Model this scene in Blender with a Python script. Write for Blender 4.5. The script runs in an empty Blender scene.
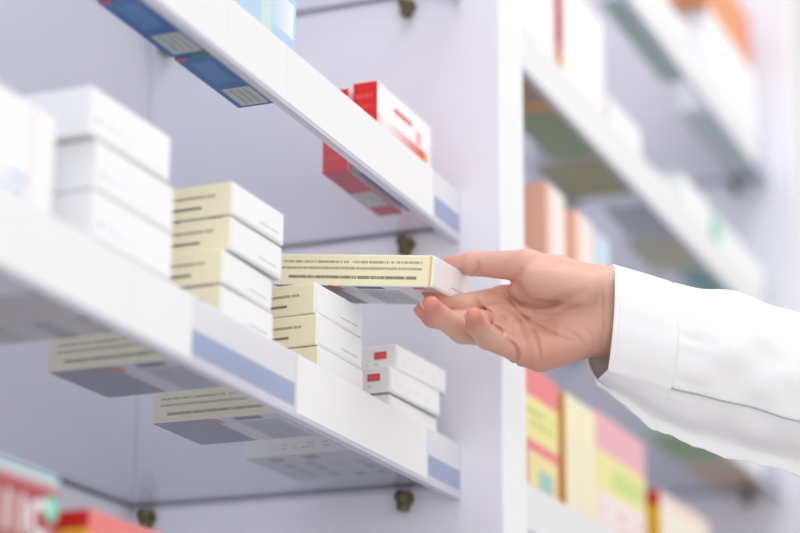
import bpy, bmesh, math, random
import numpy as np
from mathutils import Matrix, Vector
random.seed(4)
S = bpy.context.scene
COL = S.collection

# ------------------------------------------------------------------ camera frame (solved from the shelf edges)
F = 2213.3
R = np.array([[0.37902915, -0.92536466, 0.00609449],
              [0.27078928, 0.1046128, -0.95693747],
              [0.88487856, 0.36435752, 0.29023013]])
CAM = np.array([-1.6620, -0.6325, -0.3406])
def ray(x, y): return np.array([(x - 400) / F, (y - 266.5) / F, 1.0])
def at_depth(x, y, t): return CAM + R.T @ ray(x, y) * t

LEVEL = 0.21875            # shelf pitch
GL = 0.0178                # top of the glass above the bottom of its rail
FLOOR = -1.2

# ------------------------------------------------------------------ materials
def newmat(name):
    m = bpy.data.materials.new(name); m.use_nodes = True
    nt = m.node_tree
    return m, nt, nt.nodes['Principled BSDF'] if 'Principled BSDF' in nt.nodes else None
def srgb(c):
    return tuple(((v / 255 / 12.92) if v / 255 <= .04045 else ((v / 255 + .055) / 1.055) ** 2.4) for v in c) + (1,)
def plain(name, col, rough=.5, spec=.4, metal=0, bump=0, bscale=300, vary=0):
    m, nt, b = newmat(name)
    b.inputs['Base Color'].default_value = srgb(col)
    b.inputs['Roughness'].default_value = rough
    b.inputs['Specular IOR Level'].default_value = spec
    b.inputs['Metallic'].default_value = metal
    tc = nt.nodes.new('ShaderNodeTexCoord')
    n = nt.nodes.new('ShaderNodeTexNoise'); n.inputs['Scale'].default_value = bscale; n.inputs['Detail'].default_value = 3
    nt.links.new(tc.outputs['Object'], n.inputs['Vector'])
    if bump:
        bp = nt.nodes.new('ShaderNodeBump'); bp.inputs['Strength'].default_value = bump; bp.inputs['Distance'].default_value = .001
        nt.links.new(n.outputs['Fac'], bp.inputs['Height']); nt.links.new(bp.outputs['Normal'], b.inputs['Normal'])
    mx = nt.nodes.new('ShaderNodeMix'); mx.data_type = 'RGBA'
    mx.inputs[6].default_value = srgb(col); mx.inputs[7].default_value = srgb([max(0, v - max(vary, 3)) for v in col])
    nt.links.new(n.outputs['Fac'], mx.inputs[0]); nt.links.new(mx.outputs[2], b.inputs['Base Color'])
    return m
class N:                                             # tiny helper to chain math nodes
    def __init__(s, nt): s.nt = nt
    def m(s, op, a, b=None, c=None):
        n = s.nt.nodes.new('ShaderNodeMath'); n.operation = op
        for i, v in enumerate((a, b, c)):
            if v is None: continue
            if isinstance(v, (int, float)): n.inputs[i].default_value = v
            else: s.nt.links.new(v, n.inputs[i])
        return n.outputs[0]
    def band(s, x, lo, hi): return s.m('MULTIPLY', s.m('GREATER_THAN', x, lo), s.m('LESS_THAN', x, hi))
    def mix(s, f, a, b):
        n = s.nt.nodes.new('ShaderNodeMix'); n.data_type = 'RGBA'
        for i, v in ((0, f), (6, a), (7, b)):
            if isinstance(v, (tuple, list)): n.inputs[i].default_value = v
            elif isinstance(v, (int, float)): n.inputs[i].default_value = v
            else: s.nt.links.new(v, n.inputs[i])
        return n.outputs[2]
def card(name, col, layers=(), rough=.45, spec=.35):
    """Printed carton face. layers (face UV, 0..1):
       ('rect', colour, u0, u1, v0, v1) | ('text', colour, u0, u1, v0, v1, rows, cols, cover)
       ('stripe', colour, u0, u1, v0, v1, count) | ('ramp', colour, u0, u1, v0, v1)"""
    m, nt, b = newmat(name); n = N(nt)
    b.inputs['Roughness'].default_value = rough; b.inputs['Specular IOR Level'].default_value = spec
    uv = nt.nodes.new('ShaderNodeUVMap'); sp = nt.nodes.new('ShaderNodeSeparateXYZ')
    nt.links.new(uv.outputs[0], sp.inputs[0]); u, v = sp.outputs[0], sp.outputs[1]
    cur = srgb(col)
    for L in layers:
        k, c, u0, u1, v0, v1 = L[:6]
        f = n.m('MULTIPLY', n.band(u, u0, u1), n.band(v, v0, v1))
        if k == 'text':
            rows, cols, cover = L[6:9]
            rv = n.m('MULTIPLY', n.m('SUBTRACT', v, v0), rows / (v1 - v0))
            row = n.m('FLOOR', rv); fr = n.m('FRACT', rv)
            cb = nt.nodes.new('ShaderNodeCombineXYZ')
            nt.links.new(n.m('MULTIPLY', u, cols), cb.inputs[0]); nt.links.new(n.m('MULTIPLY', row, 7.31), cb.inputs[1])
            nz = nt.nodes.new('ShaderNodeTexNoise'); nz.inputs['Scale'].default_value = 1; nz.inputs['Detail'].default_value = 1
            nt.links.new(cb.outputs[0], nz.inputs['Vector'])
            f = n.m('MULTIPLY', f, n.m('MULTIPLY', n.band(fr, .28, .68), n.m('GREATER_THAN', nz.outputs['Fac'], 1 - cover)))
        elif k == 'stripe':
            fr = n.m('FRACT', n.m('MULTIPLY', n.m('ADD', v, n.m('MULTIPLY', u, .35)), L[6]))
            f = n.m('MULTIPLY', f, n.m('GREATER_THAN', fr, .22))
        elif k == 'ramp':
            f = n.m('MULTIPLY', f, n.m('DIVIDE', n.m('SUBTRACT', u, u0), u1 - u0))
        cur = n.mix(f, cur, srgb(c))
    if isinstance(cur, tuple): b.inputs['Base Color'].default_value = cur
    else: nt.links.new(cur, b.inputs['Base Color'])
    return m
def acrylic(name, tint, white, cover, rough=.12, ior=1.2, glow=.18):
    m, nt, b = newmat(name); nt.nodes.remove(b)
    out = nt.nodes['Material Output']
    tr = nt.nodes.new('ShaderNodeBsdfTransparent'); tr.inputs[0].default_value = srgb(tint)
    df = nt.nodes.new('ShaderNodeBsdfDiffuse'); df.inputs[0].default_value = srgb(white)
    tl = nt.nodes.new('ShaderNodeBsdfTranslucent'); tl.inputs[0].default_value = srgb(white)
    m1 = nt.nodes.new('ShaderNodeMixShader'); m1.inputs[0].default_value = glow
    nt.links.new(df.outputs[0], m1.inputs[1]); nt.links.new(tl.outputs[0], m1.inputs[2])
    m2 = nt.nodes.new('ShaderNodeMixShader'); m2.inputs[0].default_value = cover
    nt.links.new(tr.outputs[0], m2.inputs[1]); nt.links.new(m1.outputs[0], m2.inputs[2])
    gl = nt.nodes.new('ShaderNodeBsdfGlossy'); gl.inputs['Roughness'].default_value = rough
    fr = nt.nodes.new('ShaderNodeFresnel'); ge = nt.nodes.new('ShaderNodeNewGeometry')
    nn = N(nt); nt.links.new(nn.m('ADD', ior, nn.m('MULTIPLY', ge.outputs['Backfacing'], 1 / ior - ior)), fr.inputs[0])   # a thin pane reflects alike from both sides
    m3 = nt.nodes.new('ShaderNodeMixShader'); nt.links.new(fr.outputs[0], m3.inputs[0])
    nt.links.new(m2.outputs[0], m3.inputs[1]); nt.links.new(gl.outputs[0], m3.inputs[2])
    nt.links.new(m3.outputs[0], out.inputs['Surface'])
    return m
M = {}
M['panel'] = plain('lavender_laminate', (229, 228, 237), .5, .3, vary=4, bscale=40)
M['edge'] = plain('white_edge_band', (250, 252, 253), .35, .4)
M['edge_side'] = plain('grey_edge_joint', (196, 206, 210), .4, .4)
M['floor'] = plain('pale_floor', (205, 203, 202), .3, .4, bscale=8, vary=8)
M['wall'] = plain('white_wall', (235, 235, 238), .7, .2)
M['pin'] = plain('bronze_pin', (112, 104, 78), .4, .5, .6)
M['glass'] = acrylic('shelf_glass', (249, 250, 252), (230, 235, 240), .012, .05, 1.13)
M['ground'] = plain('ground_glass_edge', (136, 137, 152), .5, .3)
M['rail'] = acrylic('frosted_acrylic', (238, 240, 252), (254, 254, 255), .70, .15, 1.2, .08)
M['rail_base'] = acrylic('lilac_acrylic_edge', (236, 237, 250), (249, 249, 255), .6, .15)
M['streak'] = acrylic('blue_reflection_tint', (242, 245, 253), (202, 211, 236), .36, .25)  # tint for the painted blue reflection on the rails
M['paper'] = plain('white_card', (250, 250, 253), .6, .2)
M['card'] = acrylic('white_ticket_card', (250, 250, 255), (254, 254, 255), .93, .3, 1.15, .04)
M['coat'] = plain('white_cotton', (246, 246, 247), .85, .1, bump=.10, bscale=900)
M['thread'] = plain('seam_thread', (240, 240, 242), .9, .05)
M['seam'] = plain('seam_shadowed_thread', (178, 178, 183), .9, .05)  # thread greyed to carry the shade line along the pressed edge
M['nail'] = plain('nail', (220, 166, 148), .28, .5)

# skin
m, nt, b = newmat('skin'); n = N(nt)
b.inputs['Roughness'].default_value = .5; b.inputs['Specular IOR Level'].default_value = .35
b.inputs['Subsurface Weight'].default_value = .22
b.inputs['Subsurface Radius'].default_value = (1.0, .35, .2); b.inputs['Subsurface Scale'].default_value = .006
tc = nt.nodes.new('ShaderNodeTexCoord')
nz = nt.nodes.new('ShaderNodeTexNoise'); nz.inputs['Scale'].default_value = 55; nz.inputs['Detail'].default_value = 4
nt.links.new(tc.outputs['Object'], nz.inputs['Vector'])
at = nt.nodes.new('ShaderNodeAttribute'); at.attribute_name = 'flush'
c = n.mix(nz.outputs['Fac'], srgb((223, 181, 163)), srgb((206, 156, 138)))
c = n.mix(at.outputs['Fac'], c, srgb((204, 112, 94)))
nt.links.new(c, b.inputs['Base Color'])
nz2 = nt.nodes.new('ShaderNodeTexNoise'); nz2.inputs['Scale'].default_value = 700; nz2.inputs['Detail'].default_value = 3
nt.links.new(tc.outputs['Object'], nz2.inputs['Vector'])
bp = nt.nodes.new('ShaderNodeBump'); bp.inputs['Strength'].default_value = .18; bp.inputs['Distance'].default_value = .0006
nt.links.new(nz2.outputs['Fac'], bp.inputs['Height']); nt.links.new(bp.outputs['Normal'], b.inputs['Normal'])
M['skin'] = m

# ------------------------------------------------------------------ object helpers
def link(name, me, mats, parent=None):
    o = bpy.data.objects.new(name, me); COL.objects.link(o)
    for mm in (mats if isinstance(mats, (list, tuple)) else [mats]): me.materials.append(mm)
    if parent: o.parent = parent
    return o
def from_bm(name, bm, mats, parent=None, smooth=False):
    me = bpy.data.meshes.new(name); bm.normal_update(); bm.to_mesh(me); bm.free()
    if smooth: me.polygons.foreach_set('use_smooth', [True] * len(me.polygons))
    return link(name, me, mats, parent)
def add_box(bm, x0, x1, y0, y1, z0, z1, bev=0):
    r = bmesh.ops.create_cube(bm, size=1)
    vs = r['verts']
    for v in vs:
        v.co = Vector(((x0 + x1) / 2 + v.co.x * (x1 - x0), (y0 + y1) / 2 + v.co.y * (y1 - y0), (z0 + z1) / 2 + v.co.z * (z1 - z0)))
    if bev:
        es = list({e for v in vs for e in v.link_edges})
        bmesh.ops.bevel(bm, geom=es, offset=bev, segments=2, affect='EDGES', profile=.5)
def box(name, dims, mat, parent=None, bev=.0006):
    bm = bmesh.new(); add_box(bm, *dims, bev=bev); return from_bm(name, bm, mat, parent)
def empty(name, loc=(0, 0, 0), rz=0):
    o = bpy.data.objects.new(name, None); COL.objects.link(o); o.empty_display_size = .02
    o.location = loc; o.rotation_euler = (0, 0, rz); return o
def tag(o, label, cat, group=None):
    o['label'] = label; o['category'] = cat
    if group: o['group'] = group
    return o
def struct(o): o['kind'] = 'structure'; return o
def dup(root, loc, rz, label, group=None):
    r = root.copy(); COL.objects.link(r); r.location = loc; r.rotation_euler = (0, 0, rz); r['label'] = label
    if group: r['group'] = group
    for ch in list(root.children):
        k = ch.copy(); COL.objects.link(k); k.parent = r
        for g in ch.children:
            q = g.copy(); COL.objects.link(q); q.parent = k
    return r
FACES = ('front', 'left', 'right', 'back', 'top', 'bottom')
def carton_mesh(w, d, h, mats, bev=.0012):
    """Folded carton, origin at its front-left-bottom corner; the front faces -Y, the left side -X."""
    bm = bmesh.new(); add_box(bm, 0, w, 0, d, 0, h, bev); bm.normal_update()
    uvl = bm.loops.layers.uv.new('UVMap')
    names = list(dict.fromkeys(mats.get(k, mats['front']) for k in FACES))
    for f in bm.faces:
        nx, ny, nz_ = f.normal
        a = max(abs(nx), abs(ny), abs(nz_))
        if a == abs(ny): key = 'front' if ny < 0 else 'back'
        elif a == abs(nx): key = 'left' if nx < 0 else 'right'
        else: key = 'top' if nz_ > 0 else 'bottom'
        f.material_index = names.index(mats.get(key, mats['front']))
        for l in f.loops:
            p = l.vert.co
            if key in ('front', 'back'): l[uvl].uv = (p.x / w, p.z / h)
            elif key in ('left', 'right'): l[uvl].uv = (1 - p.y / d, p.z / h)
            else: l[uvl].uv = (p.x / w, p.y / d)
    me = bpy.data.meshes.new('carton_body'); bm.to_mesh(me); bm.free()
    return me, names
def plate(name, mat, parent, axis, u0, u1, v0, v1, off, th=.00035, corner=0):
    """thin rounded card lying on a carton face. axis 'front': u=x v=z; 'left': u=y v=z; 'bottom': u=x v=y"""
    bm = bmesh.new(); pts = []
    r = corner or min(u1 - u0, v1 - v0) * .08
    for cx, cy, a0 in ((u1 - r, v1 - r, 0), (u0 + r, v1 - r, 90), (u0 + r, v0 + r, 180), (u1 - r, v0 + r, 270)):
        for k in range(5):
            a = math.radians(a0 + k * 22.5); pts.append((cx + r * math.cos(a), cy + r * math.sin(a)))
    def P(u, v, o): return {'front': (u, -o, v), 'left': (-o, u, v), 'bottom': (u, v, -o)}[axis]
    lo = [bm.verts.new(P(u, v, off - th)) for u, v in pts]; hi = [bm.verts.new(P(u, v, off)) for u, v in pts]
    f = bm.faces.new(hi); bm.faces.new(lo[::-1]); k = len(pts)
    for i in range(k): bm.faces.new((lo[i], lo[(i + 1) % k], hi[(i + 1) % k], hi[i]))
    bmesh.ops.recalc_face_normals(bm, faces=bm.faces)
    uvl = bm.loops.layers.uv.new('UVMap')
    for f in bm.faces:
        for l in f.loops:
            p = l.vert.co; u, v = {'front': (p.x, p.z), 'left': (p.y, p.z), 'bottom': (p.x, p.y)}[axis]
            l[uvl].uv = ((u - u0) / (u1 - u0), (v - v0) / (v1 - v0))
    return from_bm(name, bm, mat, parent)
def carton(name, loc, w, d, h, mats, label, cat='box', group=None, rz=0, flap=None, extras=()):
    """thing > carton_body, end_flap (the tucked end), printed marks"""
    t = tag(empty(name, loc, rz), label, cat, group)
    me, names = carton_mesh(w, d, h, mats); link('carton_body', me, names, t)
    if flap: plate('end_flap', flap, t, 'front', .0016, w - .0016, .0018, h - .0010, .0005, corner=.003)
    for nm, mat, ax, u0, u1, v0, v1 in extras: plate(nm, mat, t, ax, u0, u1, v0, v1, .0008 if flap and ax == 'front' else .0004)
    return t

# ------------------------------------------------------------------ the setting
struct(box('floor', (-3.5, 3.0, -3.5, .6, FLOOR - .05, FLOOR), M['floor'], bev=0))
struct(box('wall_back', (-3.5, 3.0, .34, .42, FLOOR, 2.0), M['wall'], bev=0))

def pin_bm(y, z):
    bm = bmesh.new()
    for r, x0, x1 in ((.0048, -.014, 0), (.0068, -.0022, 0), (.0056, -.0142, -.0115)):
        q = bmesh.ops.create_cone(bm, cap_ends=True, segments=20, radius1=r, radius2=r, depth=x1 - x0)
        for v in q['verts']:
            v.co = Vector(((x0 + x1) / 2 + v.co.z, y + v.co.x, z - .0052 + v.co.y))
    add_box(bm, -.0135, -.0015, y - .004, y + .004, z - .0165, z - .0052, .001)
    return bm
def shelving_unit(name, x0, x1, label, levels):
    """x0..x1 is the clear width between the two side panels"""
    t = tag(empty(name, ((x0 + x1) / 2, .13, FLOOR)), label, 'shelving'); off = (-(x0 + x1) / 2, -.13, -FLOOR)
    def part(nm, d, mat, bev=.0008):
        return box(nm, (d[0] + off[0], d[1] + off[0], d[2] + off[1], d[3] + off[1], d[4] + off[2], d[5] + off[2]), mat, t, bev)
    th = .0288
    for a, b_ in ((x0 - th, x0), (x1, x1 + th)):
        p = part('side_panel', (a, b_, -.0380, .300, FLOOR, 1.05), M['panel'])
        e = part('edge_band', (a + .0002, b_, -.0400, -.0380, FLOOR, 1.05), M['edge'], .0004); e.parent = p
    part('back_panel', (x0 - th, x1 + th, .3003, .3150, FLOOR, 1.05), M['panel'])
    for k in levels:
        for y in (.0445, .283):
            for side, X in ((1, x1), (-1, x0)):
                bm = pin_bm(y, k * LEVEL + .0093)
                for v in bm.verts: v.co = Vector((X + v.co.x * side + off[0], v.co.y + off[1], v.co.z + off[2]))
                bmesh.ops.recalc_face_normals(bm, faces=bm.faces)
                from_bm('shelf_pin', bm, M['pin'], t, True)
    return t
def glass_shelf(x0, x1, k, cards, strips, label, group):
    z = k * LEVEL
    t = tag(empty('glass_shelf', (x0, 0, z)), label, 'shelf', group); w = x1 - x0
    box('glass_pane', (.001, w - .001, .0015, .2985, .0098, GL - .0003), M['glass'], t, .0008)
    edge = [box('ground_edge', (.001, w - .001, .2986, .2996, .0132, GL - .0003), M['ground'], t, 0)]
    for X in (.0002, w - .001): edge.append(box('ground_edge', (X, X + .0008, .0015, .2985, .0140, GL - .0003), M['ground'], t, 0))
    # rail: an upright front plate with a rolled top edge and a clip that grips the glass
    bm = bmesh.new(); prof = [(-.0030, .0012), (-.0030, .0444), (-.0024, .0458), (-.0014, .0460), (-.0010, .0450), (-.0010, .0190), (.0004, .0176), (.0004, .0012)]
    A = [bm.verts.new((.0008, y, zz)) for y, zz in prof]; B = [bm.verts.new((w - .0008, y, zz)) for y, zz in prof]
    nP = len(prof)
    for i in range(nP): bm.faces.new((A[i], A[(i + 1) % nP], B[(i + 1) % nP], B[i]))
    bm.faces.new(A[::-1]); bm.faces.new(B); bmesh.ops.recalc_face_normals(bm, faces=bm.faces)
    rail = from_bm('label_rail', bm, M['rail'], t)
    b_ = box('rail_base', (.0008, w - .0008, -.0032, .0030, 0, .0012), M['rail_base'], rail, .0003)
    bm = bmesh.new(); add_box(bm, .0008, w - .0008, -.0036, -.0031, 0, .0052, .0002); from_bm('rail_lip', bm, M['rail_base'], rail)
    for a, c in cards: box('price_card', (a - x0 - .0007, c - x0 + .0007, -.0038, -.0032, .0034, .0450), M['card'], rail, .0001)
    for a, c in strips: box('reflection_streak', (a - x0, c - x0, -.0038, -.0032, .0075, .0235), M['streak'], rail, .0001)  # bluish reflection of the clear rail, put in as a thin tinted strip
    return t

shelving_unit('shelving_unit', -1.13, 0, 'lavender shelving bay on the left, holding white and cream box stacks', (-1, 0, 1, 2))
shelving_unit('shelving_unit', .0577, 1.209, 'lavender shelving bay right of the white post, behind the hand', (0, 1, 2, 3))
LG = 'glass shelves of the left bay'; RG = 'glass shelves of the right bay'
glass_shelf(-1.13, 0, -1, [(-1.1, -.02)], [], 'glass shelf below the frame under the red boxes with white lettering', LG)
glass_shelf(-1.13, 0, 0, [(-1.1, -.742), (-.740, -.556), (-.554, -.4765), (-.318, -.232), (-.230, -.078)], [(-.4755, -.323), (-.072, -.004)],
            'glass shelf carrying the cream box stacks, with a clear front rail', LG)
glass_shelf(-1.13, 0, 1, [(-1.1, -.650), (-.648, -.442), (-.440, -.348), (-.346, -.065)], [(-.060, -.004)],
            'glass shelf carrying the red and blue boxes, with a white front rail', LG)
glass_shelf(-1.13, 0, 2, [(-1.1, -.4), (-.398, -.06)], [(-.055, -.004)], 'glass shelf at the top edge of the left bay', LG)
glass_shelf(.0577, 1.209, 0, [(.07, .27), (.272, .5), (.502, .85)], [], 'glass shelf under the red and yellow boxes behind the sleeve', RG)
glass_shelf(.0577, 1.209, 1, [(.07, .5), (.502, 1.08)], [(1.09, 1.2)], 'glass shelf under the peach boxes, crossing behind the sleeve', RG)
glass_shelf(.0577, 1.209, 2, [(.07, .40), (.402, .72), (.722, 1.12)], [(1.125, 1.2)], 'glass shelf running from the white post down to the sleeve, under white boxes', RG)
glass_shelf(.0577, 1.209, 3, [(.07, .48), (.482, .83), (.832, 1.13)], [(1.135, 1.2)], 'highest glass shelf of the right bay, under the orange box', RG)
def shelf_z(k): return k * LEVEL + GL

# ------------------------------------------------------------------ cartons: print
CREAM = (246, 240, 206); INK = (182, 172, 146)
cream_side = card('cream_print', CREAM, [('text', INK, .05, .93, .46, .86, 2, 130, .58), ('text', (196, 186, 160), .20, .90, .50, .66, 1, 70, .5), ('text', (150, 140, 116), .10, .90, .16, .40, 1, 110, .60), ('rect', (250, 246, 232), .0, 1, .0, .05), ('rect', (225, 200, 160), .975, .99, 0, 1)])
cream_short = card('cream_print_short', CREAM, [('text', INK, .30, .90, .52, .74, 1, 55, .60), ('text', (140, 130, 108), .30, .82, .20, .42, 1, 55, .62), ('text', INK, .02, .28, .2, .8, 3, 40, .5)])
cream_top = card('cream_top_print', (232, 228, 214), [('text', INK, .1, .9, .2, .8, 6, 30, .5)])
white_end = card('white_end_print', (248, 249, 251), [('text', (200, 204, 214), .52, .9, .18, .32, 1, 40, .62)])
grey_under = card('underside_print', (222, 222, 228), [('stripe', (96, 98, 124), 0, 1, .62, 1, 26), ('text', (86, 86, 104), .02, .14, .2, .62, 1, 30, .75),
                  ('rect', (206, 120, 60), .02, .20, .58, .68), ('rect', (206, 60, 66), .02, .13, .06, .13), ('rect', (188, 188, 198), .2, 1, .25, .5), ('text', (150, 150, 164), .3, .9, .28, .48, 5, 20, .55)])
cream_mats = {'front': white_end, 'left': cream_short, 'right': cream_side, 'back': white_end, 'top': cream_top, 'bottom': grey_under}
cream_mats_long = dict(cream_mats, left=cream_side)

W1, D1, H1 = .078, .126, .0240
Z = shelf_z(0)
def cream_box(loc, rz, label, group, mats=cream_mats):
    return carton('medicine_box', loc, W1, D1, H1 - .0004, mats, label, 'box', group, rz, flap=white_end)
# stack beside the white boxes: five cartons, the lowest first
spec = [(-.428, .0015, -1.2, 'bottom cream box of the tall stack, striped underside seen below the rail'),
        (-.4235, .0010, -.6, 'cream box second from the bottom of the tall cream stack beside the white stack'),
        (-.4215, .0015, .8, 'cream box in the middle of the tall cream stack beside the white stack'),
        (-.4125, .0010, -.8, 'cream box second from the top of the tall cream stack beside the white stack'),
        (-.4105, .0015, -1.2, 'topmost cream box of the tall cream stack beside the white stack')]
g1 = 'cream boxes of the tall stack'
first = None
for i, (x, y, a, lab) in enumerate(spec):
    loc = (x, y + .003, Z + .0006 + i * (H1 + .0013))
    if first is None: first = cream_box(loc, math.radians(a), lab, g1, cream_mats_long)
    elif i == 1: second = cream_box(loc, math.radians(a), lab, g1)
    else: dup(second, loc, math.radians(a), lab, g1)
g2 = 'cream boxes of the stack under the held box'
for i, (x, y, a, lab) in enumerate([
        (-.2650, .017, -.3, 'cream box at the bottom of the shorter cream stack, striped underside seen through the glass'),
        (-.2640, .010, -1.0, 'cream box second from the bottom of the shorter cream stack'),
        (-.2650, .011, -1.5, 'cream box second from the top of the shorter cream stack'),
        (-.2655, .013, -3.2, 'topmost cream box of the shorter cream stack, right below the held box')]):
    dup(first if i == 0 else second, (x, y - .004, Z + .0006 + i * (H1 - .0002)), math.radians(a), lab, g2)

# small white boxes with a red mark
wside = card('white_side', (248, 249, 250), [('text', (200, 202, 208), .2, .9, .2, .5, 2, 20, .5)])
wend = card('white_front', (250, 250, 252), [('text', (228, 231, 238), .1, .8, .2, .5, 2, 26, .5)])
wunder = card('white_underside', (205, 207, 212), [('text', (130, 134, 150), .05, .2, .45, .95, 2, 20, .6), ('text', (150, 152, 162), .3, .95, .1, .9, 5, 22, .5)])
redm = card('red_mark', (232, 84, 90), [('text', (240, 140, 140), .1, .9, .3, .7, 1, 30, .5)])
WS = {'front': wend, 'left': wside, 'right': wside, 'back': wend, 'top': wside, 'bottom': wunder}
g3 = 'small white boxes with a red mark'
proto = None
for i, (x, y, a, lab) in enumerate([
        (-.1330, .006, -1.5, 'small white box at the bottom of the low white stack, seen through the glass'),
        (-.1310, .006, -1.5, 'small white box second from the bottom, mostly behind the rail, near the right panel'),
        (-.1335, .005, -3.0, 'small white box with red mark, second from the top of the low stack'),
        (-.1185, .006, -3.4, 'topmost small white box with red mark, jutting right over its stack')]):
    loc = (x, y, Z + .0004 + i * .0214)
    if proto is None:
        proto = carton('medicine_box', loc, .094, .124, .0207, WS, lab, 'box', g3, math.radians(a), flap=wend,
                       extras=[('red_mark', redm, 'left', .008, .019, .0095, .0155)])
    else: dup(proto, loc, math.radians(a), lab, g3)

# white stack at the left
bigw = card('white_carton_front', (251, 251, 253), [('text', (226, 231, 240), .06, .5, .2, .42, 2, 16, .5), ('rect', (170, 200, 205), .05, .09, .30, .38)])
bigs = card('white_carton_side', (250, 251, 252), [('stripe', (243, 245, 247), 0, 1, 0, 1, 60)])
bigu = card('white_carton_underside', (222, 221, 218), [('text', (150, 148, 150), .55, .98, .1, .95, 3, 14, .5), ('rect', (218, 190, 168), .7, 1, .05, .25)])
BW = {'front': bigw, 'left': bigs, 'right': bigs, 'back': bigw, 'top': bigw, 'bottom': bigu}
g4 = 'white cartons of the stack left of the cream boxes'
proto = None
for i, (x, y, a, lab) in enumerate([
        (-0.5960, .006, 0, 'bottom white carton of the white stack, hidden by the rail, seen from below'),
        (-0.5885, .005, -.5, 'white carton second from the bottom of the white stack left of the cream boxes'),
        (-0.5885, .005, -.3, 'white carton second from the top of the white stack left of the cream boxes'),
        (-0.5965, .005, -.8, 'topmost white carton of the white stack left of the cream boxes')]):
    loc = (x, y, Z + .0006 + i * .0314)
    if proto is None: proto = carton('white_carton', loc, .0975, .122, .0310, BW, lab, 'box', g4, math.radians(a), flap=bigw)
    else: dup(proto, loc, math.radians(a), lab, g4)
tall = card('tall_white_front', (252, 252, 253), [('rect', (246, 238, 234), .80, .83, 0, 1), ('text', (196, 208, 232), .1, .8, .34, .52, 2, 8, .55)])
carton('tall_white_carton', (-.765, .005, Z + .0004), .1315, .11, .0905, {'front': tall, 'left': bigs, 'right': bigs, 'top': bigw, 'bottom': bigu},
       'tall white carton at the left edge, in front of the white stack', 'box', None, 0, flap=tall)

# red boxes on the upper shelf
Z1 = shelf_z(1)
rfront = card('red_box_front', (252, 250, 250), [('ramp', (232, 70, 52), .10, .84, .38, .62), ('rect', (244, 160, 70), .84, .92, .36, .62), ('text', (232, 120, 110), .30, .62, .74, .90, 1, 9, .75),
              ('rect', (244, 190, 184), .70, .80, .64, .80), ('text', (150, 160, 180), .5, .9, .06, .2, 2, 14, .5), ('rect', (250, 214, 208), 0, .08, .0, .62)])
rside = card('red_box_side', (222, 38, 42), [('text', (232, 84, 84), .15, .85, .12, .9, 6, 22, .5)])
runder = card('red_box_underside', (206, 64, 84), [('rect', (214, 218, 216), .46, .78, .1, .9), ('text', (120, 130, 130), .48, .76, .2, .8, 3, 24, .6)])
runder2 = card('red_box_underside_blue', (206, 60, 80), [('rect', (60, 96, 150), 0, .9, .55, .99), ('rect', (110, 200, 206), 0, .10, .3, .99), ('rect', (230, 230, 232), .7, .95, .05, .5)])
RB = {'front': rfront, 'left': rside, 'right': rside, 'back': rside, 'top': rside, 'bottom': runder2}
carton('red_box', (-.1600, .006, Z1 + .0004), .1160, .0215, .0715, RB, 'red and white box standing in front on the upper shelf, orange swoosh on its face', 'box', 'red boxes on the upper shelf', 0)
carton('red_box', (-.1560, .0325, Z1 + .0004), .1160, .0225, .0700, dict(RB, bottom=runder), 'red box standing behind the red box with the orange swoosh', 'box', 'red boxes on the upper shelf', 0)

# blue boxes
bfront = card('blue_box_front', (190, 218, 242), [('rect', (208, 234, 226), .42, .58, .1, .8), ('ramp', (244, 250, 254), .55, .95, .45, .72), ('ramp', (200, 236, 200), .3, .8, .0, .22), ('rect', (60, 90, 170), .02, .07, .55, .95), ('rect', (226, 80, 100), .07, .09, .55, .95)])
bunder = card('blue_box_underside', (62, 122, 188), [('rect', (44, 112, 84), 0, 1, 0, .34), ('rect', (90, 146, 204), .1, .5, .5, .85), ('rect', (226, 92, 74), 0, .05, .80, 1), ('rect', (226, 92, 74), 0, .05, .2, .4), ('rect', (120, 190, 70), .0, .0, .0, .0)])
bside = card('blue_box_side', (52, 108, 176), [('rect', (120, 190, 70), .3, .6, 0, .5)])
blab = card('barcode_label', (216, 222, 216), [('text', (176, 182, 176), .1, .9, .15, .85, 3, 40, .6)])
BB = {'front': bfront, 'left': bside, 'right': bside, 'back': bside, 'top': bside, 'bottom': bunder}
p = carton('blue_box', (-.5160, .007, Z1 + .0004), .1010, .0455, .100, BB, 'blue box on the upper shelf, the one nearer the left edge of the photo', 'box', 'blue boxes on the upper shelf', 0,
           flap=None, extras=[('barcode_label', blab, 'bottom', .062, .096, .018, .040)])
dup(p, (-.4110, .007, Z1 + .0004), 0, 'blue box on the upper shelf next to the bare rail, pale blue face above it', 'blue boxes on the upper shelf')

# boxes standing on the shelf below the frame
Zm = shelf_z(-1)
lred = card('shaded_red_front', (176, 70, 76), [('rect', (190, 210, 220), 0, 1, .93, 1), ('rect', (206, 150, 150), 0, 1, .90, .93), ('rect', (160, 92, 88), 0, 1, 0, .50)])  # red darkened: shade from the shelf above is put into the colour
lside = card('muted_red_side', (190, 84, 88), [('rect', (170, 60, 66), 0, 1, 0, .3)])
t = carton('lettered_red_box', (-.790, .006, Zm + .0004), .182, .10, .1060, {'front': lred, 'left': lside, 'right': lside, 'top': lred, 'bottom': lside},
           'muted red box with large white letters at the bottom left corner', 'box')
white_ink = plain('white_ink', (240, 238, 240), .5, .3); mint = plain('mint_ink', (130, 226, 194), .5, .3)
def letter(body, size, x, z, mat, parent, name='white_letter'):
    cu = bpy.data.curves.new(name, 'FONT'); cu.body = body; cu.size = size; cu.extrude = .0003; cu.offset = .0012
    ob = bpy.data.objects.new(name, cu); COL.objects.link(ob)
    dg = bpy.context.evaluated_depsgraph_get(); me = bpy.data.meshes.new_from_object(ob.evaluated_get(dg))
    bpy.data.objects.remove(ob); me.materials.clear()
    for v in me.vertices: v.co = Vector((x + v.co.x, -.0006 - v.co.z, z + v.co.y))
    return link(name, me, mat, parent)
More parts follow.
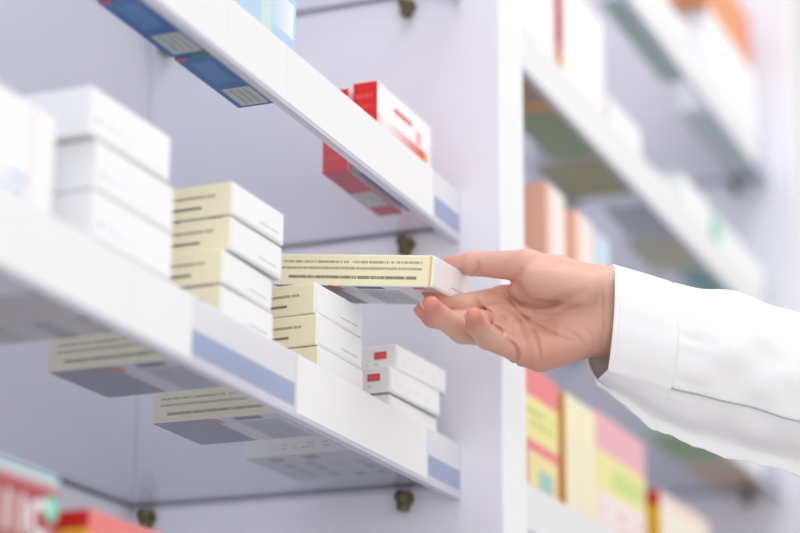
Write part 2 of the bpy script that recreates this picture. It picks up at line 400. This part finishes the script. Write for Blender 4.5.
for ch, x in (('l', .110), ('l', .1255), ('l', .1405), ('C', .150)): letter(ch, .029, x, .0675, white_ink, t)
bm = bmesh.new(); bmesh.ops.create_uvsphere(bm, u_segments=16, v_segments=8, radius=.0075)
for v in bm.verts: v.co = Vector((.1735 + v.co.x, -.0004 + v.co.y * .06, .0855 + v.co.z))
from_bm('mint_dot', bm, mint, t, True)
yfront = card('yellow_red_front', (244, 190, 96), [('rect', (238, 132, 128), 0, 1, .84, 1), ('rect', (240, 150, 110), .4, 1, .2, .6)])
yside = card('yellow_red_side', (238, 196, 74), [('rect', (204, 40, 36), 0, 1, .88, 1), ('rect', (228, 150, 60), 0, 1, 0, .4)])
carton('yellow_red_box', (-.5740, .006, Zm + .0004), .190, .0245, .0935, {'front': yfront, 'left': yside, 'right': yside, 'top': yside, 'bottom': yside},
       'yellow box with a red top band at the bottom edge, right of the white letters', 'box')

# right bay
Y0 = .007
def upright(name, x0, x1, k, top, d, mats, label, y=Y0, group=None, extras=(), dz=0, rz=0):
    z = shelf_z(k) + .0004 + dz
    return carton(name, (x0, y, z), x1 - x0, d, top - z, mats, label, 'box', group, rz, extras=extras)
def cm(front, left=None, bottom=None, lay=(), lay_left=()):
    f = card('carton_face', front, lay); l = card('carton_side', left or front, lay_left); b_ = card('carton_base', bottom or left or front)
    return {'front': f, 'left': l, 'right': l, 'back': f, 'top': l, 'bottom': b_}
teal = plain('teal_square', (176, 214, 210), .5, .3); ypatch = plain('pale_yellow_patch', (252, 238, 170), .5, .3)
upright('red_yellow_box', .140, .288, 0, .1640, .06, cm((246, 140, 142), (196, 40, 40), None, [('rect', (252, 240, 160), 0, 1, .52, .80), ('text', (196, 210, 120), .3, .9, .6, .74, 2, 6, .55), ('rect', (252, 236, 170), .40, .96, .12, .45), ('rect', (246, 120, 124), 0, 1, .0, .06)], [('rect', (160, 20, 24), 0, 1, 0, 1)]),
        'red box with a yellow band and teal square, right beside the white post', extras=[('teal_square', teal, 'front', .088, .128, .022, .052)])
upright('yellow_box', .308, .4050, 0, .1620, .06, cm((255, 247, 208), (240, 170, 50), None, [('rect', (254, 246, 214), .1, .7, .2, .7)]), 'pale yellow box with an orange side, between the red and the pink boxes')
upright('pink_box', .4070, .580, 0, .1660, .06, cm((252, 240, 236), (250, 190, 190), None, [('rect', (246, 186, 196), 0, 1, .74, 1), ('rect', (252, 240, 168), 0, 1, .46, .74), ('rect', (214, 232, 140), .3, .95, .52, .66), ('text', (246, 200, 200), .1, .9, .1, .4, 3, 5, .5)]),
        'white box with pink top and yellow-green band, under the cuff')
upright('cream_red_box', .636, .842, 0, .1270, .036, cm((253, 246, 232), (232, 186, 20), None, [('rect', (250, 226, 214), 0, 1, .86, 1)], [('rect', (206, 60, 20), 0, 1, .84, 1)]), 'low cream box with a yellow and red side, at the bottom edge')
for (a, c, col_l, col_f, lab) in ((.262, .318, (248, 190, 164), (255, 244, 238), 'peach sided upright box next to the white post, above the hand'),
                                  (.352, .412, (248, 194, 172), (254, 240, 234), 'second peach sided upright box, between the first and the pale blue one')):
    upright('peach_box', a, c, 1, .3600, .10, cm(col_f, col_l, None, [('rect', (250, 214, 198), 0, .25, 0, 1)], [('rect', (246, 168, 134), 0, .6, .0, .5)]), lab, group='peach boxes above the hand')
upright('pale_blue_box', .424, .466, 1, .3580, .09, cm((214, 234, 250), (226, 238, 250)), 'pale blue upright box right of the peach boxes, above the wrist')
upright('green_based_box', .860, 1.010, 1, .300, .08, cm((236, 244, 238), (210, 226, 210), (160, 204, 110)), 'box with a green underside, seen through the glass below the sleeve')
upright('tan_based_box', 1.045, 1.190, 1, .300, .08, cm((244, 240, 232), (226, 214, 190), (236, 196, 140)), 'box with a tan underside, seen through the glass near the lower right')
G2 = None
upright('white_box', .075, .296, 2, .5700, .075, cm((252, 251, 252), (238, 236, 240), (214, 180, 156)), 'wide white box at the top, right beside the white post')
upright('ivory_box', .320, .462, 2, .6030, .06, cm((255, 254, 250), (226, 130, 130), (178, 206, 160), [], [('rect', (238, 190, 120), 0, 1, 0, .4), ('rect', (206, 60, 80), .7, 1, .5, .9)]), 'tall ivory box with a red side, near the top of the white post')
upright('olive_based_box', .476, .600, 2, .5280, .085, cm((250, 251, 253), (232, 238, 244), (206, 198, 150)), 'white box with an olive underside, right of the tall ivory box')
upright('low_white_box', .640, .760, 2, .5000, .06, cm((250, 251, 253), (232, 238, 244), (214, 220, 222)), 'low white box half hidden behind the rail, in the middle of its shelf')
upright('cream_based_box', .772, .908, 2, .5350, .075, cm((251, 252, 252), (226, 234, 232), (226, 216, 186)), 'white box with a cream underside, above the middle of the sleeve')
upright('teal_marked_box', .925, 1.195, 2, .5330, .050, cm((251, 252, 253), (190, 226, 218), (120, 190, 190), [('rect', (130, 214, 190), 0, .10, .5, .9)], [('rect', (110, 206, 180), .0, 1, .3, .9)]), 'white box with a teal corner mark, at the right end of its shelf')
upright('green_white_box', .560, .830, 3, .7400, .035, cm((250, 252, 251), (232, 242, 236), (210, 230, 214)), 'low white box with a green underside, left on the highest shelf')
wb = upright('big_white_box', .935, 1.195, 3, .8160, .045, cm((253, 253, 254), (240, 241, 246), (246, 248, 248)), 'big white box on the highest shelf, carrying the orange box')
upright('orange_box', .895, 1.170, 3, .8950, .045, cm((242, 160, 104), (236, 150, 100), (236, 150, 96), [('rect', (232, 120, 110), .9, 1, 0, 1)]), 'orange box at the top edge, lying on the big white box', dz=.8164 - shelf_z(3) - .0004 + .0004)

# ------------------------------------------------------------------ the held box (tilted a touch in the hand)
T0 = 1.65                                   # distance of the hand's middle from the camera
hb = at_depth(432, 287.3, 1.619)
held = tag(empty('held_medicine_box'), 'cream box held in the fingers, white end toward the palm', 'box')
me, names = carton_mesh(W1, .128, H1, cream_mats_long); link('carton_body', me, names, held)
plate('end_flap', white_end, held, 'front', .0016, W1 - .0016, .0018, H1 - .0010, .0005, corner=.003)
held.location = hb; held.rotation_euler = (math.radians(6.3), math.radians(-5.0), math.radians(1.8))

# ------------------------------------------------------------------ the hand: one smooth surface from a blended skeleton
PX = T0 / F
def H2W(P):
    """hand model units (1 unit = PX metres: right, down, toward the viewer; origin 400,266.5 of its own plate) -> world"""
    P = np.asarray(P, float).reshape(-1, 3)
    c = np.stack([(P[:, 0] - 400) * PX, (P[:, 1] - 266.5) * PX, T0 - P[:, 2] * PX], 1)
    return CAM + c @ R
G = 1.15
lo = np.array([402., 226., -100.]); hi = np.array([700., 412., 80.])
ax = [np.arange(lo[i], hi[i], G, dtype=np.float32) for i in range(3)]
GX, GY, GZ = np.meshgrid(*ax, indexing='ij')
def cap(a, b, ra, rb):
    a = np.array(a, np.float32); b = np.array(b, np.float32); d = b - a; L2 = float(d @ d)
    t = np.clip(((GX - a[0]) * d[0] + (GY - a[1]) * d[1] + (GZ - a[2]) * d[2]) / L2, 0, 1)
    return np.sqrt((GX - a[0] - t * d[0]) ** 2 + (GY - a[1] - t * d[1]) ** 2 + (GZ - a[2] - t * d[2]) ** 2) - (ra + (rb - ra) * t)
def smin(a, b, k):
    h = np.clip(.5 + .5 * (b - a) / k, 0, 1)
    return b + (a - b) * h - k * h * (1 - h)
def chain(pts, rad, k=5):
    d = None
    for i in range(len(pts) - 1):
        c = cap(pts[i], pts[i + 1], rad[i], rad[i + 1]); d = c if d is None else smin(d, c, k)
    return d
def finger(root, f, n_, lens, angs, rad):
    """knuckle chain curling from direction f toward direction n_"""
    f = np.array(f, float); f /= np.linalg.norm(f); n_ = np.array(n_, float); n_ -= f * (n_ @ f); n_ /= np.linalg.norm(n_)
    pts = [np.array(root, float)]
    for L, a in zip(lens, angs): pts.append(pts[-1] + L * (f * math.cos(math.radians(a)) + n_ * math.sin(math.radians(a))))
    a = math.radians(angs[-1] + 4)
    return [tuple(p) for p in pts], rad, f * math.sin(a) - n_ * math.cos(a)       # joints, radii, back-of-finger direction
PN = (.05, -.55, .83)
FINGD = {'index': finger((506, 300, -40), (-1, .24, .02), PN, (48, 30, 18), (10, 50, 72), [14, 12, 10.5, 8.6]),
         'middle': finger((509, 317, -26), (-1, .25, .05), PN, (54, 34, 18), (12, 48, 64), [14.5, 12.3, 10.8, 8.8]),
         'ring': finger((514, 336, -12), (-1, .17, .08), (0, -.75, .66), (55, 34, 18), (20, 50, 66), [14.5, 12.5, 11, 9.0]),
         'little': finger((522, 350, 4), (-1, -.08, .08), PN, (42, 26, 16), (26, 56, 72), [14, 11.6, 10, 8.3])}
FING = {k: v[:2] for k, v in FINGD.items()}
THUMB = ([(592, 286, -6), (527, 266, -8), (475, 263.5, -36), (452, 265.0, -56)], [22, 16.5, 12.2, 9.0])
palm = cap((604, 296, -10), FING['index'][0][0], 24, 14)
for q in (cap((604, 304, -8), FING['middle'][0][0], 24, 14.5), cap((604, 316, -4), FING['ring'][0][0], 24, 15), cap((602, 326, -2), FING['little'][0][0], 22, 15)):
    palm = smin(palm, q, 10)
palm = smin(palm, cap((606, 332, 2), (540, 352, 8), 19, 20), 8)                  # heel of the little-finger side
palm = smin(palm, cap((586, 290, 8), (540, 281, 8), 20, 19), 9)                    # ball of the thumb
palm = smin(palm, cap((560, 270, -10), (522, 290, -22), 14, 12), 10)               # web
wr = smin(cap((606, 294, -8), (624, 300, -8), 27.5, 27), cap((604, 326, -6), (624, 330, -8), 26.5, 27), 8)
arm = smin(wr, smin(cap((622, 302, -8), (700, 348, -8), 28, 34), cap((622, 328, -8), (700, 372, -8), 28, 34), 8), 8)
body = smin(palm, arm, 12)
body = smin(body, chain(*THUMB), 6)
fd = None
for kx in FING:
    c = chain(*FING[kx], k=4); fd = c if fd is None else smin(fd, c, 1.2)
# fingers root in the palm; the smooth blend only acts around the knuckles
body = smin(body, fd, 4.5)
body = smin(body, cap(FING['index'][0][0], FING['little'][0][0], 12, 13), 6)
def crease(pts, width, depth):
    """a soft groove across the palm side, fading out toward both ends"""
    global body
    P = np.array(pts, np.float32); seg = np.linalg.norm(np.diff(P, axis=0), axis=1); tot = seg.sum(); run = 0
    best = None; gx, gy = GX[:, :, 0], GY[:, :, 0]
    for a, b, L in zip(P[:-1], P[1:], seg):
        e = b - a
        t = np.clip(((gx - a[0]) * e[0] + (gy - a[1]) * e[1]) / float(e @ e), 0, 1)
        q = (gx - a[0] - t * e[0]) ** 2 + (gy - a[1] - t * e[1]) ** 2
        w = np.clip(np.sin(np.clip((run + t * L) / tot, 0, 1) * math.pi), 0, 1) ** .6
        g = depth * w * np.exp(-q / (width * width)); best = g if best is None else np.maximum(best, g); run += L
    body = body + (1.65 if width < 2 else 1.3) * best[:, :, None] * np.clip((GZ + 45) / 20, 0, 1)
for pts, wd, dp in [
    ([(500, 284), (507, 294), (517, 303), (531, 307), (545, 305), (560, 301), (574, 295), (588, 290)], 4.5, 2.6),
    ([(506, 291), (513, 299), (522, 304), (534, 307), (546, 306), (560, 302)], 1.7, 1.9),
    ([(494, 288), (503, 291), (512, 300), (521, 314), (531, 322), (546, 330), (562, 338), (574, 341)], 1.5, 1.9),
    ([(500, 305), (507, 309), (515, 314), (521, 321), (525, 331), (525, 347)], 1.5, 1.7),
    ([(529, 322), (534, 333), (537, 344), (538.5, 354), (539, 365)], 1.6, 2.2),
    ([(477, 296), (479, 303), (481, 308), (487, 310), (491, 313), (492, 320), (491, 328)], 1.6, 2.6),
    ([(490, 323), (496, 327), (501, 330), (503, 337)], 1.6, 2.6),
    ([(504, 338), (511, 342), (516, 348), (517.5, 355), (515, 365)], 1.7, 2.9),
    ([(478, 261), (479.5, 269), (475, 278)], 1.8, 1.8), ([(522, 266), (520, 274), (512, 281)], 2.4, 1.2),
    ([(520, 316), (530, 319), (545, 320), (558, 318)], 1.4, .9), ([(534, 312), (548, 314), (566, 310), (584, 304)], 1.5, .8),
    ([(543, 330), (552, 334), (560, 341)], 1.5, .8), ([(560, 326), (570, 332), (580, 341), (586, 348)], 1.8, 1.1), ([(580, 326), (588, 334), (592, 342)], 2.0, .9),
    ([(600, 276), (603, 300), (603, 325), (599, 347)], 1.9, .9), ([(594, 282), (596, 296), (595, 310)], 1.8, .6), ([(528, 268), (546, 266), (566, 270)], 2.0, .5),
    ([(510, 322), (514, 333), (515, 341)], 1.3, .8), ([(497, 312), (505, 320), (509, 331)], 1.3, .8),
    ([(515, 318), (532, 324), (556, 324)], 11, 2.2)]: crease(pts, wd, dp)
def surface_nets(d):
    s = d < 0
    nx, ny, nz_ = d.shape
    cs = np.zeros((nx - 1, ny - 1, nz_ - 1), np.int8)
    for i in (0, 1):
        for j in (0, 1):
            for k in (0, 1): cs += s[i:nx - 1 + i, j:ny - 1 + j, k:nz_ - 1 + k]
    act = (cs > 0) & (cs < 8)
    idx = -np.ones(act.shape, np.int64); I, J, K = np.nonzero(act); idx[I, J, K] = np.arange(len(I))
    acc = np.zeros((len(I), 3)); cnt = np.zeros(len(I))
    cor = [(i, j, k) for i in (0, 1) for j in (0, 1) for k in (0, 1)]
    for a in cor:
        for axis in range(3):
            if a[axis]: continue
            b_ = list(a); b_[axis] = 1
            va = d[I + a[0], J + a[1], K + a[2]]; vb = d[I + b_[0], J + b_[1], K + b_[2]]
            mk = (va < 0) != (vb < 0)
            t = np.where(mk, va / np.where(mk, va - vb, 1), 0)
            p = np.tile(np.array(a, float), (len(I), 1)); p[:, axis] += t
            acc[mk] += p[mk]; cnt[mk] += 1
    V = np.stack([I, J, K], 1) + acc / cnt[:, None]
    quads = []
    for axis in range(3):
        o1, o2 = [(1, 2), (2, 0), (0, 1)][axis]
        sl = [slice(1, -1)] * 3; sl[axis] = slice(0, -1)
        sh = [slice(1, -1)] * 3; sh[axis] = slice(1, None)
        A = s[tuple(sl)]; B = s[tuple(sh)]
        P = np.argwhere(A != B); sgn = A[tuple(P.T)]
        P = P + 1; P[:, axis] -= 1
        e1 = np.zeros(3, int); e1[o1] = 1; e2 = np.zeros(3, int); e2[o2] = 1
        c = [P - e1 - e2, P - e2, P, P - e1]
        q = np.stack([idx[x[:, 0], x[:, 1], x[:, 2]] for x in c], 1)
        q[~sgn] = q[~sgn][:, ::-1]; quads.append(q)
    return V, np.concatenate(quads)
Vn, Q = surface_nets(body)
Vh = Vn * G + lo
# relax the vertices a little
for it in range(2):
    acc = np.zeros_like(Vh); cnt = np.zeros(len(Vh))
    for i in range(4):
        a, b_ = Q[:, i], Q[:, (i + 1) % 4]
        np.add.at(acc, a, Vh[b_]); np.add.at(cnt, a, 1); np.add.at(acc, b_, Vh[a]); np.add.at(cnt, b_, 1)
    Vh = Vh * .55 + .45 * acc / np.maximum(cnt, 1)[:, None]
person = tag(empty('person', H2W((650, 330, 0))[0]), 'person in a white coat reaching in from the right, palm up, holding a cream box', 'person')
base = np.array(person.location)
me = bpy.data.meshes.new('hand'); me.from_pydata((H2W(Vh) - base).tolist(), [], Q.tolist()); me.update()
me.polygons.foreach_set('use_smooth', [True] * len(me.polygons))
fl = me.attributes.new('flush', 'FLOAT', 'POINT')
val = np.zeros(len(Vh))
for kx in FING:                                     # pinker finger tips and knuckle pads
    for P_, rr, am in ((FING[kx][0][3], 15, .75), (FING[kx][0][0], 24, .28)):
        val = np.maximum(val, am * np.exp(-((Vh - np.array(P_)) ** 2).sum(1) / rr ** 2))
val = np.maximum(val, .5 * np.exp(-((Vh - np.array(THUMB[0][3])) ** 2).sum(1) / 18 ** 2))
val = np.maximum(val, .30 * np.exp(-((Vh - np.array((548, 352, 20))) ** 2).sum(1) / 34 ** 2))
fl.data.foreach_set('value', val.astype(np.float32))
hand = link('hand', me, M['skin'], person)
# nails on the backs of the finger tips
pc = np.array((545, 305, 0.))
for kx, (pts, rad) in list(FING.items()) + [('thumb', THUMB)]:
    a, b_ = np.array(pts[2], float), np.array(pts[3], float)
    d = (b_ - a) / np.linalg.norm(b_ - a)
    ref = np.array((-.1, -.9, -.45)) if kx == 'thumb' else FINGD[kx][2]
    dn = ref - d * (ref @ d); dn = dn / np.linalg.norm(dn); sd = np.cross(d, dn); r = rad[3]
    bm = bmesh.new(); bmesh.ops.create_uvsphere(bm, u_segments=20, v_segments=12, radius=1)
    co = []
    for v in bm.verts:
        p_ = b_ + d * (r * .15 + v.co.x * r * .78) + sd * (v.co.y * r * .66) + dn * (r * (.80 - .16 * v.co.y ** 2) + v.co.z * r * .22)
        co.append(p_)
    W = H2W(np.array(co)) - base
    for v, w in zip(bm.verts, W): v.co = Vector(w)
    bmesh.ops.recalc_face_normals(bm, faces=bm.faces)
    o = from_bm('fingernail', bm, M['nail'], hand, True)

# ------------------------------------------------------------------ coat sleeve
# ring outline: top, upper front, lower front edge (seam), under, lower back, back, upper back
RINGS = [  # x-top,y-top | x-seam,y-seam | x-under,y-under | back bottom | z front, z back
    dict(top=(614, 265.5), fr=(609.5, 318), seam=(604, 369), und=(595, 381.5), bb=(589.5, 358), bk=(598, 300), zf=42, zb=-48),
    dict(top=(642, 273.5), fr=(640, 326), seam=(634, 377), und=(620, 400), bb=(606, 380), bk=(624, 310), zf=45, zb=-50),
    dict(top=(668, 281.5), fr=(668, 334), seam=(662, 384.5), und=(648, 424.5), bb=(634, 402), bk=(652, 320), zf=47, zb=-52),
    dict(top=(676, 283.6), fr=(677, 336), seam=(671, 386.8), und=(660, 432.5), bb=(646, 412), bk=(662, 324), zf=46, zb=-52),
    dict(top=(706, 288.6), fr=(706, 344), seam=(703, 394), und=(692, 446.5), bb=(680, 424), bk=(696, 334), zf=49, zb=-54),
    dict(top=(742, 293.0), fr=(741, 352), seam=(738, 403), und=(732, 457.5), bb=(720, 434), bk=(736, 344), zf=51, zb=-56),
    dict(top=(778, 307.6), fr=(778, 362), seam=(776, 413), und=(772, 467.5), bb=(762, 444), bk=(774, 356), zf=53, zb=-58),
    dict(top=(815, 317.0), fr=(815, 374), seam=(813, 423), und=(811, 480), bb=(802, 458), bk=(812, 368), zf=55, zb=-60),
    dict(top=(870, 338), fr=(870, 394), seam=(868, 441), und=(866, 500), bb=(860, 478), bk=(868, 390), zf=58, zb=-62),
    dict(top=(940, 366), fr=(940, 420), seam=(938, 466), und=(936, 526), bb=(930, 506), bk=(938, 418), zf=60, zb=-64),
    dict(top=(1060, 410), fr=(1060, 466), seam=(1058, 512), und=(1056, 574), bb=(1050, 552), bk=(1058, 464), zf=64, zb=-68),
    dict(top=(1240, 474), fr=(1240, 532), seam=(1238, 582), und=(1236, 646), bb=(1230, 624), bk=(1238, 532), zf=68, zb=-72)]
def ring_pts(q, n_per=9):
    zf, zb = q['zf'], q['zb']
    key = [(*q['top'], -8), (q['top'][0] * .55 + q['fr'][0] * .45, q['top'][1] * .60 + q['fr'][1] * .40, zf * .72), (*q['fr'], zf),
           (q['seam'][0] * .5 + q['fr'][0] * .5, q['seam'][1] * .5 + q['fr'][1] * .5, zf + 1), (*q['seam'], zf - 4),
           (q['seam'][0] * .5 + q['und'][0] * .5, q['seam'][1] * .55 + q['und'][1] * .45, zf * .62), (q['seam'][0] * .22 + q['und'][0] * .78, q['seam'][1] * .24 + q['und'][1] * .76, zf * .12), (*q['und'], 7), (*q['bb'], zb * .75), (*q['bk'], zb), (q['bk'][0] * .5 + q['top'][0] * .5, q['bk'][1] * .42 + q['top'][1] * .58, zb * .8)]
    key = np.array(key, float); n_ = len(key); out = []
    for i in range(n_):
        p0, p1, p2, p3 = key[i - 1], key[i], key[(i + 1) % n_], key[(i + 2) % n_]
        m1, m2 = (p2 - p0) * .5, (p3 - p1) * .5
        if i == 4: m1 = (p2 - p1)                    # crisp pressed edge at the seam
        if i == 3: m2 = (p2 - p1)
        if i == 7: m1 = (p2 - p1) * .6 + m1 * .3
        for k in range(n_per):
            t = k / n_per; t2, t3 = t * t, t ** 3
            out.append(p1 * (2 * t3 - 3 * t2 + 1) + m1 * (t3 - 2 * t2 + t) + p2 * (-2 * t3 + 3 * t2) + m2 * (t3 - t2))
    return np.array(out)
rings = np.array([ring_pts(q) for q in RINGS])
# interpolate between rings along the arm
def along(n_sub=8):
    out = []; s = []
    for i in range(len(rings) - 1):
        p0, p1, p2, p3 = rings[max(i - 1, 0)], rings[i], rings[i + 1], rings[min(i + 2, len(rings) - 1)]
        for k in range(n_sub):
            t = k / n_sub; t2, t3 = t * t, t ** 3; m1, m2 = (p2 - p0) * .5, (p3 - p1) * .5
            out.append(p1 * (2 * t3 - 3 * t2 + 1) + m1 * (t3 - 2 * t2 + t) + p2 * (-2 * t3 + 3 * t2) + m2 * (t3 - t2)); s.append(i + t)
    out.append(rings[-1]); s.append(len(rings) - 1.)
    return np.array(out), np.array(s)
SL, SV = along()
NR = SL.shape[1]
cen = SL.mean(1, keepdims=True); nrm = SL - cen; nrm /= np.linalg.norm(nrm, axis=2, keepdims=True)
th_ = np.arange(NR) / NR * 2 * math.pi
rng = np.random.default_rng(3)
wob = np.zeros(SL.shape[:2])
for i, s in enumerate(SV):
    x = SL[i, :, 0]; y = SL[i, :, 1]
    # soft drag folds running along and across the sleeve; gathers where cloth meets the cuff band
    amp = np.clip((s - 2.6) / 2.0, 0, 1)
    w = 1.6 * np.sin(.060 * x + .085 * y + 1.0) * np.sin(th_ * 2 + .02 * x) + 1.1 * np.sin(.11 * x - .05 * y) * np.cos(th_ * 3)
    w += 2.2 * np.exp(-((y - (335 + (x - 700) * .35)) / 14) ** 2) * np.sin(.05 * (x - 690))
    g = np.exp(-((s - 3.3) / .55) ** 2) * .55 * np.sin(th_ * 15 + 1.8 * np.sin(th_ * 5 + 1))
    band = -.9 * np.exp(-((s - 2.55) / .16) ** 2)                    # stitched groove at the end of the cuff
    wob[i] = w * amp + g + band + .5 * np.sin(th_ * 4 + .5) * (1 - amp)
# the under layer of cloth ripples below the pressed edge
k0 = 7 * 9
for i, s in enumerate(SV):
    prof = np.exp(-((np.arange(NR) - k0) / 7.) ** 2)
    wob[i] += prof * (1.5 * np.sin(SL[i, :, 0] * .071 + .6) + .9 * np.sin(SL[i, :, 0] * .173 + 2) + .5 * np.sin(SL[i, :, 0] * .41)) * np.clip(s / 1.2, .25, 1)
SLd = SL + nrm * wob[:, :, None]
def tube_mesh(name, arr, mat, parent, thick, closed=True):
    nR, nP = arr.shape[:2]
    V = H2W(arr.reshape(-1, 3)) - base
    Fs = [(i * nP + j, i * nP + (j + 1) % nP, (i + 1) * nP + (j + 1) % nP, (i + 1) * nP + j) for i in range(nR - 1) for j in range(nP)]
    me = bpy.data.meshes.new(name); me.from_pydata(V.tolist(), [], Fs); me.update()
    bm = bmesh.new(); bm.from_mesh(me); bmesh.ops.recalc_face_normals(bm, faces=bm.faces); bm.to_mesh(me); bm.free()
    me.polygons.foreach_set('use_smooth', [True] * len(me.polygons))
    o = link(name, me, mat, parent)
    md = o.modifiers.new('thickness', 'SOLIDIFY'); md.thickness = thick; md.offset = -1
    return o
sleeve = tube_mesh('coat_sleeve', SLd[20:], M['coat'], person, .0012)
cuff_arr = SLd[:22].copy(); cuff_arr += nrm[:22] * 0.9
cuff = tube_mesh('cuff', cuff_arr, M['coat'], sleeve, .0016)
def cord(name, pts, r, mat, parent):
    P = H2W(np.array(pts)) - base
    bm = bmesh.new(); prev = None; n_ = 8
    for i in range(len(P)):
        t = P[min(i + 1, len(P) - 1)] - P[max(i - 1, 0)]; t /= np.linalg.norm(t)
        u = np.cross(t, (0.3, .2, .9)); u /= np.linalg.norm(u); w = np.cross(t, u)
        ring = [bm.verts.new(Vector(P[i] + r * (math.cos(a) * u + math.sin(a) * w))) for a in np.arange(n_) / n_ * 2 * math.pi]
        if prev:
            for k in range(n_): bm.faces.new((prev[k], prev[(k + 1) % n_], ring[(k + 1) % n_], ring[k]))
        prev = ring
    bmesh.ops.recalc_face_normals(bm, faces=bm.faces)
    return from_bm(name, bm, mat, parent, True)
ks = 4 * 9
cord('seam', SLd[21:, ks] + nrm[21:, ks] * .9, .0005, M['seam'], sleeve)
cord('hem_stitching', np.concatenate([cuff_arr[2, :40], cuff_arr[2, 40:52]]) + nrm[2, :52] * .15, .00028, M['thread'], cuff)

# ------------------------------------------------------------------ light
def area(name, loc, target, sx, sy, power, col=(1, 1, 1)):
    L = bpy.data.lights.new(name, 'AREA'); L.shape = 'RECTANGLE'; L.size = sx; L.size_y = sy; L.energy = power; L.color = col
    o = bpy.data.objects.new(name, L); COL.objects.link(o); o.location = loc
    o.rotation_euler = (Vector(target) - Vector(loc)).to_track_quat('-Z', 'Y').to_euler(); return o
area('ceiling_lamp', (-.3, -.50, 1.85), (-.1, .05, .1), 3.4, .8, 28, (.985, .992, 1))
area('ceiling_lamp', (-1.5, -1.3, 1.7), (-.2, 0, .1), 1.6, 1.0, 2, (1, .99, .98))
area('added_fill', (-3.0, -1.7, .10), (-.2, .1, .1), 1.8, 1.4, 24, (1, .995, 1))  # fill light added low on the left to brighten shelf interiors and undersides
w = bpy.data.worlds.new('World'); S.world = w; w.use_nodes = True
bg = w.node_tree.nodes['Background']; bg.inputs[0].default_value = (1, .985, .985, 1); bg.inputs[1].default_value = .88

# ------------------------------------------------------------------ camera
cd = bpy.data.cameras.new('Camera'); co = bpy.data.objects.new('Camera', cd); COL.objects.link(co)
Rw = Matrix(((R[0, 0], -R[1, 0], -R[2, 0]), (R[0, 1], -R[1, 1], -R[2, 1]), (R[0, 2], -R[1, 2], -R[2, 2])))
u, s_, vt = np.linalg.svd(np.array(Rw)); Rw = Matrix((u @ vt).tolist())
co.matrix_world = Matrix.Translation(Vector(CAM)) @ Rw.to_4x4()
cd.sensor_width = 36; cd.lens = F / 800 * 36; cd.clip_start = .05
cd.dof.use_dof = True; cd.dof.focus_distance = 1.625; cd.dof.aperture_fstop = 3.1; cd.dof.aperture_blades = 0
S.camera = co
S.view_settings.view_transform = 'Standard'; S.view_settings.look = 'None'; S.view_settings.gamma = 1
S.view_settings.use_curve_mapping = False; S.view_settings.exposure = -0.10
